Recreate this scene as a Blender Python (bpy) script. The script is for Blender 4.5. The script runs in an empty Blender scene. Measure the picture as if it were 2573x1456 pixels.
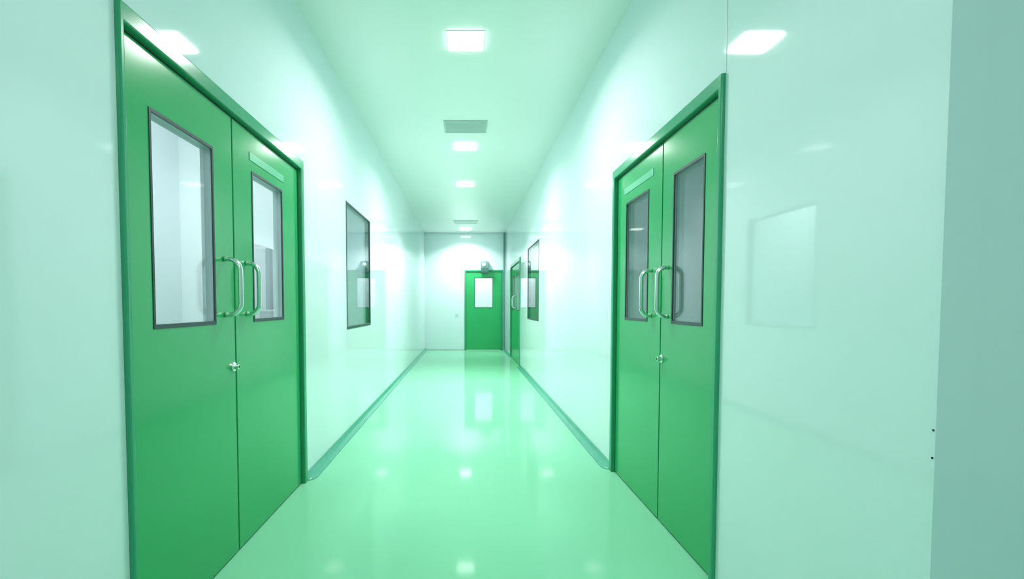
import bpy, bmesh, math
from mathutils import Vector
S=bpy.context.scene
C=S.collection
try:
    S.view_settings.view_transform='Standard'
    S.view_settings.look='None'
except Exception: pass
S.view_settings.exposure=0.1

WL,WR,H,D=1.05,1.02,3.025,12.16   # wall distances, ceiling height, end wall
RC=1.01                            # convex corner of the right wall

# ---------------- materials ----------------
def mat(name,col,rough=.4,metal=0,spec=.5,coat=0,var=0,scale=6,bump=0,emit=0,stretch=(1,1,1)):
    m=bpy.data.materials.new(name);m.use_nodes=True
    nt=m.node_tree;b=nt.nodes['Principled BSDF']
    b.inputs['Base Color'].default_value=(*col,1)
    b.inputs['Roughness'].default_value=rough
    b.inputs['Metallic'].default_value=metal
    b.inputs['Specular IOR Level'].default_value=spec
    b.inputs['Coat Weight'].default_value=coat
    b.inputs['Coat Roughness'].default_value=.05
    tc=nt.nodes.new('ShaderNodeTexCoord');mp=nt.nodes.new('ShaderNodeMapping')
    mp.inputs['Scale'].default_value=stretch
    nz=nt.nodes.new('ShaderNodeTexNoise');nz.inputs['Scale'].default_value=scale
    nt.links.new(tc.outputs['Object'],mp.inputs['Vector']);nt.links.new(mp.outputs[0],nz.inputs['Vector'])
    if var:
        r=nt.nodes.new('ShaderNodeMix');r.data_type='RGBA'
        r.inputs['A'].default_value=(*[c*(1-var) for c in col],1)
        r.inputs['B'].default_value=(*[min(1,c*(1+var)) for c in col],1)
        nt.links.new(nz.outputs['Fac'],r.inputs['Factor'])
        nt.links.new(r.outputs['Result'],b.inputs['Base Color'])
    if bump:
        bp=nt.nodes.new('ShaderNodeBump');bp.inputs['Strength'].default_value=bump;bp.inputs['Distance'].default_value=.01
        nt.links.new(nz.outputs['Fac'],bp.inputs['Height']);nt.links.new(bp.outputs[0],b.inputs['Normal'])
    if emit:
        b.inputs['Emission Color'].default_value=(*col,1);b.inputs['Emission Strength'].default_value=emit
    return m
CW=(.775,.905,.922);CC=(.94,.955,.94)
M_wall=mat('wall_panel_gloss',CW,.045,spec=.5,var=.012,scale=3,bump=.003)
M_ceil=mat('ceiling_satin',CC,.3,var=.015)
M_floor=mat('mint_epoxy_floor',(.25,.655,.41),.075,spec=.10,var=.03,scale=1.5,bump=.0015)
M_cove=mat('teal_cove',(.08,.40,.27),.2,var=.08,scale=8)
M_door=mat('green_door_paint',(.030,.41,.13),.16,spec=.6,var=.06,scale=2,bump=.006)
M_frame=mat('green_frame_paint',(.04,.36,.18),.18,var=.05)
M_black=mat('black_rubber',(.012,.02,.02),.5)
M_gask=mat('dark_window_gasket',(.025,.05,.055),.35)
M_reveal=mat('grey_window_reveal',(.45,.54,.55),.35)
M_steel=mat('brushed_steel',(.80,.82,.81),.18,metal=1,var=.05,scale=40,stretch=(1,1,.1))
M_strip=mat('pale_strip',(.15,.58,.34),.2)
M_vent=mat('vent_grey_green',(.50,.60,.57),.5,var=.04)
M_ventp=mat('vent_pale',(.90,.93,.92),.5,var=.04)
M_housing=mat('lamp_housing',(.92,.95,.94),.35)
M_lamp=mat('lamp_diffuser',(.98,1,1),.4,emit=12)
M_seam=mat('seam_grey',(.46,.60,.58),.45)
M_seamd=mat('corner_trim_dark',(.14,.30,.27),.35)
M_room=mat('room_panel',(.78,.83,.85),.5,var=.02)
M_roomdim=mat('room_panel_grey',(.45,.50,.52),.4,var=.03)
M_cab=mat('cabinet_grey',(.72,.78,.80),.4,var=.03)
M_grey=mat('speaker_grey',(.13,.25,.22),.4)
M_white=mat('white_plastic',(.8,.9,.88),.35)
M_eq=mat('equipment_grey',(.48,.54,.54),.35)
def glass(name,tint,extra):
    m=bpy.data.materials.new(name);m.use_nodes=True;nt=m.node_tree;nt.nodes.clear()
    o=nt.nodes.new('ShaderNodeOutputMaterial');mx=nt.nodes.new('ShaderNodeMixShader')
    t=nt.nodes.new('ShaderNodeBsdfTransparent');t.inputs[0].default_value=(*tint,1)
    g=nt.nodes.new('ShaderNodeBsdfGlossy');g.inputs['Roughness'].default_value=.015
    f=nt.nodes.new('ShaderNodeFresnel')
    ge=nt.nodes.new('ShaderNodeNewGeometry');io=nt.nodes.new('ShaderNodeMapRange')
    io.inputs['To Min'].default_value=1.5;io.inputs['To Max'].default_value=1/1.5
    nt.links.new(ge.outputs['Backfacing'],io.inputs['Value']);nt.links.new(io.outputs[0],f.inputs['IOR'])
    a=nt.nodes.new('ShaderNodeMath');a.operation='MULTIPLY_ADD';a.inputs[1].default_value=1.0;a.inputs[2].default_value=extra;a.use_clamp=True
    nt.links.new(f.outputs[0],a.inputs[0]);nt.links.new(a.outputs[0],mx.inputs[0])
    nt.links.new(t.outputs[0],mx.inputs[1]);nt.links.new(g.outputs[0],mx.inputs[2]);nt.links.new(mx.outputs[0],o.inputs[0])
    return m
M_glass=glass('clear_glass',(.95,.97,.98),.02)
M_glassd=glass('tinted_glass',(.82,.87,.87),.04)

# ---------------- helpers ----------------
ORG={}
def finish(name,bm,mt,origin=None,parent=None,smooth=False,bevel=0,seg=2):
    bmesh.ops.recalc_face_normals(bm,faces=bm.faces)
    if origin is None:
        xs=[v.co for v in bm.verts]
        origin=Vector(((min(v.x for v in xs)+max(v.x for v in xs))/2,(min(v.y for v in xs)+max(v.y for v in xs))/2,min(v.z for v in xs)))
    origin=Vector(origin)
    for v in bm.verts: v.co-=origin
    me=bpy.data.meshes.new(name);bm.to_mesh(me);bm.free()
    me.materials.append(mt)
    if smooth:
        for p in me.polygons:p.use_smooth=True
    ob=bpy.data.objects.new(name,me);C.objects.link(ob)
    place(ob,origin,parent)
    if bevel:
        b=ob.modifiers.new('bevel','BEVEL');b.width=bevel;b.segments=seg;b.limit_method='ANGLE'
    return ob
def place(ob,origin,parent):
    ORG[ob.name]=Vector(origin)
    if parent:
        ob.parent=parent;ob.location=Vector(origin)-ORG[parent.name]
    else: ob.location=origin
def empty(name,origin,parent=None):
    ob=bpy.data.objects.new(name,None);ob.empty_display_size=.1;C.objects.link(ob);place(ob,origin,parent);return ob
def meta(ob,label,cat=None,kind=None,group=None):
    ob['label']=label
    if cat: ob['category']=cat
    if kind: ob['kind']=kind
    if group: ob['group']=group
def bbox(bm,a,b):
    x0,x1=sorted((a[0],b[0]));y0,y1=sorted((a[1],b[1]));z0,z1=sorted((a[2],b[2]))
    v=[bm.verts.new(c) for c in [(x0,y0,z0),(x1,y0,z0),(x1,y1,z0),(x0,y1,z0),(x0,y0,z1),(x1,y0,z1),(x1,y1,z1),(x0,y1,z1)]]
    for f in [(0,3,2,1),(4,5,6,7),(0,1,5,4),(1,2,6,5),(2,3,7,6),(3,0,4,7)]: bm.faces.new([v[i] for i in f])
def box(name,a,b,mt,parent=None,bevel=0,origin=None):
    bm=bmesh.new();bbox(bm,a,b);return finish(name,bm,mt,origin,parent,bevel=bevel)
def sideM(s,w): return lambda u,p,z:(s*(w-p),u,z)
def endM(d): return lambda u,p,z:(u,d-p,z)
def holed(name,Mf,u0,u1,z0,z1,p0,p1,holes,mt,parent=None,bevel=0,origin=None,extra_u=()):
    us=sorted(set([u0,u1]+[h for q in holes for h in q[:2]]+list(extra_u)));zs=sorted(set([z0,z1]+[h for q in holes for h in q[2:]]))
    us=[u for u in us if u0<=u<=u1];zs=[z for z in zs if z0<=z<=z1]
    def solid(i,j):
        if i<0 or j<0 or i>=len(us)-1 or j>=len(zs)-1:return False
        cu=(us[i]+us[i+1])/2;cz=(zs[j]+zs[j+1])/2
        return not any(q[0]<cu<q[1] and q[2]<cz<q[3] for q in holes)
    bm=bmesh.new();cache={}
    def V(u,p,z):
        k=(round(u,5),round(p,5),round(z,5))
        if k not in cache: cache[k]=bm.verts.new(Mf(u,p,z))
        return cache[k]
    for i in range(len(us)-1):
        for j in range(len(zs)-1):
            if not solid(i,j):continue
            a,b,c,d=us[i],us[i+1],zs[j],zs[j+1]
            for p in (p0,p1): bm.faces.new([V(a,p,c),V(b,p,c),V(b,p,d),V(a,p,d)])
            if not solid(i-1,j): bm.faces.new([V(a,p0,c),V(a,p1,c),V(a,p1,d),V(a,p0,d)])
            if not solid(i+1,j): bm.faces.new([V(b,p0,c),V(b,p1,c),V(b,p1,d),V(b,p0,d)])
            if not solid(i,j-1): bm.faces.new([V(a,p0,c),V(a,p1,c),V(b,p1,c),V(b,p0,c)])
            if not solid(i,j+1): bm.faces.new([V(a,p0,d),V(a,p1,d),V(b,p1,d),V(b,p0,d)])
    return finish(name,bm,mt,origin,parent,bevel=bevel)
def mbox(name,Mf,u0,u1,p0,p1,z0,z1,mt,parent=None,bevel=0): return box(name,Mf(u0,p0,z0),Mf(u1,p1,z1),mt,parent,bevel)
def tube(name,pts,r,mt,parent,n=16):
    bm=bmesh.new();rings=[]
    pts=[Vector(p) for p in pts]
    up=None
    for i,p in enumerate(pts):
        t=(pts[min(i+1,len(pts)-1)]-pts[max(i-1,0)]).normalized()
        if up is None: up=t.orthogonal().normalized()
        up=(up-t*up.dot(t)).normalized();sd=t.cross(up)
        rings.append([bm.verts.new(p+r*(math.cos(2*math.pi*k/n)*up+math.sin(2*math.pi*k/n)*sd)) for k in range(n)])
    for a,b in zip(rings,rings[1:]):
        for k in range(n): bm.faces.new([a[k],a[(k+1)%n],b[(k+1)%n],b[k]])
    bm.faces.new(rings[0]);bm.faces.new(rings[-1])
    return finish(name,bm,mt,None,parent,smooth=True)
def handle(parent,Mf,u,z0,z1,proj,p0):
    R=min(.052,proj-.012);pts=[(u,p0,z0),(u,p0+(proj-R)*.5,z0)]
    for k in range(0,9):
        a=math.pi/2*k/8;pts.append((u,p0+proj-R+R*math.sin(a),z0+R-R*math.cos(a)))
    pts.append((u,p0+proj,(z0+z1)/2))
    for k in range(0,9):
        a=math.pi/2*k/8;pts.append((u,p0+proj-R+R*math.cos(a),z1-R+R*math.sin(a)))
    pts.append((u,p0+(proj-R)*.5,z1));pts.append((u,p0,z1))
    h=tube('handle',[Mf(*q) for q in pts],.011,M_steel,parent);h['label']='curved stainless steel pull handle'
    return h
def disc_stack(name,Mf,u,z,layers,mt,parent,n=24):
    bm=bmesh.new();prev=None;first=None
    for p,r in layers:
        ring=[bm.verts.new(Mf(u+r*math.cos(2*math.pi*k/n),p,z+r*math.sin(2*math.pi*k/n))) for k in range(n)]
        if prev:
            for k in range(n): bm.faces.new([prev[k],prev[(k+1)%n],ring[(k+1)%n],ring[k]])
        else: first=ring
        prev=ring
    bm.faces.new(first);bm.faces.new(prev)
    return finish(name,bm,mt,None,parent)

# ---------------- doors ----------------
def leaf(parent,Mf,u0,u1,ztop,win,hu=None,lu=None,strip=None,rec=-.010,proj=.06,gl=None,hz=(1.11,1.355),gd=.021):
    th=.045
    wu0,wu1,wz0,wz1=win
    lf=holed('door_leaf',Mf,u0,u1,.008,ztop,rec-th,rec,[win],M_door,parent,bevel=.002)
    g=holed('window_gasket',Mf,wu0-.004,wu1+.004,wz0-.006,wz1+.006,rec-.004,rec+.003,[(wu0+.007,wu1-.007,wz0+.010,wz1-.007)],M_gask,lf,bevel=.001)
    g['label']='dark rubber window gasket'
    r=holed('window_reveal',Mf,wu0+.0005,wu1-.0005,wz0+.0005,wz1-.0005,rec-th-.004,rec-.0045,[(wu0+.006,wu1-.006,wz0+.008,wz1-.006)],M_reveal,lf)
    p=mbox('glass_pane',Mf,wu0+.005,wu1-.005,rec-gd-.005,rec-gd,wz0+.007,wz1-.005,gl or M_glass,lf)
    p['label']='clear glass viewing pane'
    if hu is not None: handle(lf,Mf,hu,hz[0],hz[1],proj,rec)
    if lu is not None:
        k=disc_stack('lock',Mf,lu,.872,[(rec,.022),(rec+.006,.022),(rec+.009,.019),(rec+.009,.013),(rec+.026,.012),(rec+.028,.008)],M_steel,lf)
        k['label']='round steel lock cylinder'
        mbox('lock_keyway',Mf,lu-.002,lu+.002,rec+.0275,rec+.0295,.866,.878,M_black,lf)
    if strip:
        s=mbox('leaf_strip',Mf,strip[0],strip[1],rec,rec+.003,strip[2],strip[3],M_strip,lf,bevel=.001)  # thin pale strip laid flat on the leaf above its window
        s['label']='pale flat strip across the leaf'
    return lf
def frame(parent,Mf,u0,u1,ztop,jw0,jw1,hh):
    fr=holed('door_frame',Mf,u0,u1,0,ztop,-.078,.016,[(u0+jw0,u1-jw1,0,ztop-hh)],M_frame,parent,bevel=.006)
    fr['label']='green painted metal door frame'
    i0,i1,it=u0+jw0,u1-jw1,ztop-hh
    st=holed('door_seal',Mf,i0+.0005,i1-.0005,.001,it-.0005,-.06,-.016,[(i0+.014,i1-.016,.001,it-.018)],M_black,parent)
    st['label']='black rubber door seal'
    return i0,i1,it

ML=sideM(-1,WL);MR=sideM(1,WR);ME=endM(D)
d1=empty('door_1',(-WL,2.23,0));meta(d1,'green steel double door with two tall narrow windows','door','structure')
i0,i1,it=frame(d1,ML,1.437,3.04,2.072,.022,.045,.06)
leaf(d1,ML,i0+.006,2.155,it-.010,(1.597,1.990,1.076,1.81),hu=2.068,lu=2.132,proj=.072,gd=.016)
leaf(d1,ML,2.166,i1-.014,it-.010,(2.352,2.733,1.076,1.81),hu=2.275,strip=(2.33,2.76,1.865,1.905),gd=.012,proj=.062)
mbox('meeting_seal',ML,2.155,2.166,-.05,-.018,.01,it-.011,M_black,d1)
d2=empty('door_2',(WR,2.55,0));meta(d2,'green steel double door with narrow dark windows','door','structure')
i0,i1,it=frame(d2,MR,1.878,3.25,2.065,.028,.04,.055)
leaf(d2,MR,i0+.006,2.475,it-.010,(2.045,2.345,1.066,1.80),hu=2.395,lu=2.452,gl=M_glassd,hz=(1.095,1.345),proj=.056,gd=.006)
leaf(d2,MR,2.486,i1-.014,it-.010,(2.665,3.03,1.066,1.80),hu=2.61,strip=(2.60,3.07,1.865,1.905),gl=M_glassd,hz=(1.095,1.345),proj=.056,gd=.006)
mbox('meeting_seal',MR,2.475,2.486,-.05,-.018,.01,it-.011,M_black,d2)
d3=empty('door_3',(.465,D,0));meta(d3,'single green door with small bright window','door','structure')
i0,i1,it=frame(d3,ME,-.03,.96,2.075,.035,.035,.04)
leaf(d3,ME,i0+.004,i1-.004,it-.005,(.235,.70,1.10,1.87))
d4=empty('door_4',(WR,9.72,0));meta(d4,'green double door farther along the corridor','door','structure')
i0,i1,it=frame(d4,MR,8.80,10.62,2.06,.045,.045,.065)
leaf(d4,MR,i0+.004,9.706,it-.006,(9.05,9.45,1.064,1.797),hu=9.62,gl=M_glassd)
leaf(d4,MR,9.714,i1-.006,it-.006,(9.95,10.35,1.064,1.797),hu=9.80,gl=M_glassd)
mbox('meeting_seal',MR,9.706,9.714,-.05,-.018,.01,it-.008,M_black,d4)

def wallwin(n,Mf,u0,u1,z0,z1,label,gl,fw=.018):
    e=empty('window_%d'%n,Mf((u0+u1)/2,0,z0));meta(e,label,'window','structure')
    f=holed('window_frame',Mf,u0,u1,z0,z1,-.05,.003,[(u0+fw,u1-fw,z0+fw,z1-fw*.7)],M_gask,e,bevel=.001)
    p=mbox('glass_pane',Mf,u0+fw-.002,u1-fw+.002,-.010,-.004,z0+fw-.002,z1-fw*.7+.002,gl,e)
    return e
wallwin(1,ML,4.15,5.18,.94,2.072,'flush black-framed observation window in white wall',M_glassd,.022)
wallwin(2,MR,6.56,7.74,.934,2.08,'flush thin-framed observation window in white wall',M_glassd,.014)

# ---------------- room shell ----------------
def struct(o,label,cat='wall'): meta(o,label,cat,'structure');return o
struct(holed('wall_left',ML,-2.5,D,0,H,-.08,0,[(1.437,3.04,0,2.072),(4.15,5.18,.94,2.072)],M_wall),'glossy white cleanroom wall panels with green door')
struct(holed('wall_right',MR,RC,D,0,H,-.08,0,[(1.878,3.25,0,2.065),(6.56,7.74,.934,2.08),(8.80,10.62,0,2.06)],M_wall),'glossy white cleanroom wall panels beside double door')
struct(holed('wall_end',ME,-WL-.08,WR+.08,0,H,-.08,0,[(-.03,.96,0,2.075)],M_wall),'white end wall around a green door')
struct(box('wall_return',(WR+.08,RC,0),(3.4,RC+.08,H),M_wall),'pale panel wall turning the corner')
struct(box('wall_back',(-WL-.08,-2.58,0),(3.48,-2.5,H),M_wall),'plain white panel wall')
struct(box('wall_side',(3.4,-2.5,0),(3.48,RC+.08,H),M_wall),'plain white panel wall')
struct(box('floor',(-2.6,-2.6,-.08),(3.5,15,0),M_floor),'glossy mint green epoxy floor','floor')
struct(box('ceiling',(-2.6,-2.6,H),(3.5,15,H+.08),M_ceil),'smooth pale green-white ceiling','ceiling')
struct(box('wall_left_room',(-2.48,.9,0),(-2.4,9.1,H),M_room),'pale wall of adjoining room')
struct(box('wall_left_partition',(-2.4,3.98,0),(-WL-.08,4.06,H),M_room),'pale partition of adjoining room')
struct(box('wall_left_near',(-2.4,.9,0),(-WL-.08,.98,H),M_room),'pale wall of adjoining room')
struct(box('wall_left_far',(-2.4,9.02,0),(-WL-.08,9.1,H),M_room),'pale wall of adjoining room')
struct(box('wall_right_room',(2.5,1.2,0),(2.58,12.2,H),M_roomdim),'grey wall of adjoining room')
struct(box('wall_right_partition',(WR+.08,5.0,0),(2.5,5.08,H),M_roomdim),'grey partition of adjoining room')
struct(box('wall_end_room',(-1.4,14.2,0),(1.4,14.28,H),M_room),'white wall of room beyond the door')
def base(name,s,w,y0,y1,cap0=True,cap1=False,r=.046,n=8):
    bm=bmesh.new();rows=[];secs=[]
    if cap0:
        for k in range(7):
            a=math.pi/2*k/6; secs.append((y0+.07*(1-math.cos(a)),max(.12,math.sin(a))))
    else: secs.append((y0,1))
    secs.append((y1-.07,1))
    if cap1:
        for k in range(1,7):
            a=math.pi/2*k/6; secs.append((y1-.07+.07*math.sin(a),max(.12,math.cos(a))))
    else: secs.append((y1,1))
    for y,q in secs:
        rr=r*q;row=[bm.verts.new((s*(w-.0005),y,.0005))]
        row.append(bm.verts.new((s*(w-.0005),y,rr+.004)))
        row.append(bm.verts.new((s*(w-.006),y,rr+.003)))
        for k in range(n+1):
            a=math.pi/2*k/n
            row.append(bm.verts.new((s*(w-.006-rr+rr*math.cos(a)),y,.003+rr-rr*math.sin(a))))
        row.append(bm.verts.new((s*(w-.012-rr),y,.0005)))
        rows.append(row)
    m=len(rows[0])
    for A,B in zip(rows,rows[1:]):
        for k in range(m): bm.faces.new([A[k],A[(k+1)%m],B[(k+1)%m],B[k]])
    bm.faces.new(rows[0]);bm.faces.new(rows[-1])
    return struct(finish(name,bm,M_cove,smooth=True),'dark green curved skirting along the floor','baseboard')
base('baseboard_left',-1,WL,3.045,D-.002)
base('baseboard_right',1,WR,3.255,8.79,cap1=True)
base('baseboard_right.001',1,WR,10.63,D-.002)
tn=[1]
def trim(a,b,mt,label='thin grey panel joint'):
    o=box('trim_%d'%tn[0],a,b,mt);tn[0]+=1;return struct(o,label,'trim')
def seamwall(Mf,u,z0,z1,wd=.004,mt=None,p=.0012): trim(Mf(u-wd/2,0.0,z0),Mf(u+wd/2,p,z1),mt or M_seam)
seamwall(MR,1.876,2.067,H,.004)
trim((WR-.045,D-.045,0.06),(WR,D,H),M_seamd,'dark vertical corner trim')
trim((-WL,D-.004,H-.008),(WR,D,H),M_seam,'thin joint between ceiling and wall')
trim((-WL+.07,D-.012,0),(-.03,D,.02),M_seam,'thin skirting line under white wall')
trim((WR-.002,RC-.003,0),(WR+.08,RC,H),M_wall,'pale metal edge trim on wall corner')
for z in (.877,.816): trim((WR-.003,RC+.001,z),(WR,RC+.004,z+.004),M_black,'tiny dark fixing clip on corner trim')

# ---------------- ceiling lights ----------------
def beam(e,w,l,power,spread):
    L=bpy.data.lights.new('downlight_beam','AREA');L.shape='RECTANGLE';L.size=w;L.size_y=l;L.energy=power;L.color=(1,.985,1);L.spread=math.radians(spread)
    o=bpy.data.objects.new('downlight_beam',L);C.objects.link(o);o.parent=e;o.location=(0,0,-.020)
    return o
def make_lamp(y,w=.25,l=.24):
    e=empty('ceiling_light',(0,y,H))
    holed('lamp_housing',lambda u,p,z:(u,z,H-p),-w/2-.004,w/2+.004,y-l/2-.004,y+l/2+.004,0,.004,[(-w/2,w/2,y-l/2,y+l/2)],M_housing,e)
    d=box('lamp_diffuser',(-w/2+.0005,y-l/2+.0005,H-.012),(w/2-.0005,y+l/2-.0005,H-.001),M_lamp,e,bevel=.006);d['label']='glowing white square diffuser'
    return e
first=make_lamp(3.395)
G='square corridor ceiling lights'
meta(first,'square recessed ceiling light glowing bright white','ceiling light',group=G)
kids=list(first.children)
beam(first,.25,.24,29,160)
for y,sc,pw,spd in ((5.61,1.0,32,152),(7.33,1.03,29,116),(11.55,1.1,30,134),(1.15,1.0,4.5,112)):
    n=first.copy();C.objects.link(n);n.location=(0,y,H);n.scale=(sc,sc,1)
    for ch in kids:
        c=ch.copy();C.objects.link(c);c.parent=n
    beam(n,.25,.24,pw,spd)
def vent(y,w,l,mt,rim=.02):
    e=empty('ceiling_vent',(0.0,y,H));meta(e,'flat grey-green square air return grille in ceiling','air vent',group='ceiling air vents')
    holed('vent_frame',lambda u,p,z:(u,z,H-p),-w/2,w/2,y-l/2,y+l/2,0,.010,[(-w/2+rim,w/2-rim,y-l/2+rim,y+l/2-rim)],mt,e,bevel=.002)
    bm=bmesh.new();n=14
    bbox(bm,(-w/2+rim,y-l/2+rim,H-.003),(w/2-rim,y+l/2-rim,H-.0005))
    for k in range(n):
        yy=y-l/2+rim+(l-2*rim)*(k+.5)/n
        bbox(bm,(-w/2+rim,yy-.008,H-.008),(w/2-rim,yy+.008,H-.003))
    finish('vent_grille',bm,mt,None,e);return e
vent(4.99,.445,.33,M_vent);vent(10.6,.55,.42,M_ventp)['label']='pale flat square air return grille in ceiling'

sp=empty('alarm_sounder',(.485,D,2.0));meta(sp,'small grey alarm sounder mounted above the green door','alarm')
bm=bmesh.new()
prof=[(.0,1.97),(.11,2.02),(.14,2.12),(.12,2.27),(.0,2.31)]
L=[bm.verts.new(ME(.385,p+.026,z)) for p,z in prof];R=[bm.verts.new(ME(.585,p+.026,z)) for p,z in prof]
bm.faces.new(L);bm.faces.new(R)
for k in range(5): bm.faces.new([L[k],L[(k+1)%5],R[(k+1)%5],R[k]])
finish('sounder_body',bm,M_grey,None,sp,bevel=.02,seg=3)
o=disc_stack('sounder_lens',ME,.47,2.2,[(.14,.055),(.165,.052),(.178,.035),(.182,.012)],M_white,sp);o['label']='round pale lens'
box('sounder_bracket',ME(.43,0,2.02),ME(.54,.03,2.26),M_black,sp)
sw=empty('wall_switch',(-.22,D,.88));meta(sw,'tiny white switch plate on end wall','switch')
box('switch_plate',(-.26,D-.008,.88),(-.18,D,.96),M_white,sw,bevel=.002)
box('switch_rocker',(-.235,D-.012,.90),(-.205,D-.006,.94),M_seam,sw,bevel=.001)

def cabinet(name,x0,x1,y0,y1,h,label,cat):
    e=empty(name,((x0+x1)/2,(y0+y1)/2,0));meta(e,label,cat)
    box('cabinet_body',(x0,y0+.018,.06),(x1,y1,h),M_cab,e,bevel=.004)
    box('cabinet_door',(x0+.004,y0,.07),(x1-.004,y0+.018,h-.01),M_cab,e,bevel=.003)
    box('cabinet_plinth',(x0+.01,y0+.03,0),(x1-.01,y1-.01,.06),M_gask,e)
cabinet('service_column',-1.68,-1.60,3.78,3.97,1.62,'slim pale grey service column beside the workbench','column')
wb=empty('workbench',(-1.38,3.6,0));meta(wb,'narrow grey workbench inside the adjoining room','table')
box('worktop',(-1.57,3.2,.86),(-1.16,3.95,.9),M_eq,wb,bevel=.003)
for x in (-1.55,-1.2):
    for y in (3.22,3.9): box('leg',(x,y,0),(x+.03,y+.03,.86),M_steel,wb)
eq=empty('bench_instrument',(-1.4,3.6,.9));meta(eq,'small grey instrument standing on the workbench','instrument')
box('instrument_body',(-1.54,3.5,.9),(-1.3,3.75,1.12),M_eq,eq,bevel=.01)
box('instrument_screen',(-1.5,3.495,.97),(-1.38,3.5,1.05),M_black,eq)
disc_stack('instrument_knob',lambda u,p,z:(u,3.5-p,z),-1.34,1.0,[(0,.012),(.012,.011)],M_steel,eq)

def area(loc,sx,sy,power,col=(.93,1,1)):
    l=bpy.data.lights.new('room_or_fill_lamp','AREA');l.shape='RECTANGLE';l.size=sx;l.size_y=sy;l.energy=power;l.color=col
    o=bpy.data.objects.new('room_or_fill_lamp',l);C.objects.link(o);o.location=loc
    o['label']='ceiling lamp of an adjoining room or added fill lamp behind the camera';o['category']='lamp'
area((-1.75,2.4,H-.03),.6,.6,32,(.97,.98,1))
area((-1.75,6.2,H-.03),.6,.6,80)
area((1.8,3.2,H-.03),.4,.4,23)
area((1.8,8.0,H-.03),.4,.4,45)
area((.3,13.2,H-.03),.8,.8,66)
area((.6,-1.2,H-.03),.9,.9,27,(.82,.99,.98))  # fill lamp added behind the camera to light the near walls

w=bpy.data.worlds.new('world');S.world=w;w.use_nodes=True
w.node_tree.nodes['Background'].inputs[0].default_value=(.7,.95,.9,1);w.node_tree.nodes['Background'].inputs[1].default_value=.3

cam=bpy.data.cameras.new('camera');co=bpy.data.objects.new('camera',cam);C.objects.link(co)
cam.sensor_width=36;cam.lens=1180/2573*36;cam.clip_start=.02
co.location=(0,0,1.15);co.rotation_euler=(math.radians(90-2.25),0,0)
cam.shift_x=(1286.5-1170)/2573;cam.shift_y=(769+46.4-728)/2573
S.camera=co
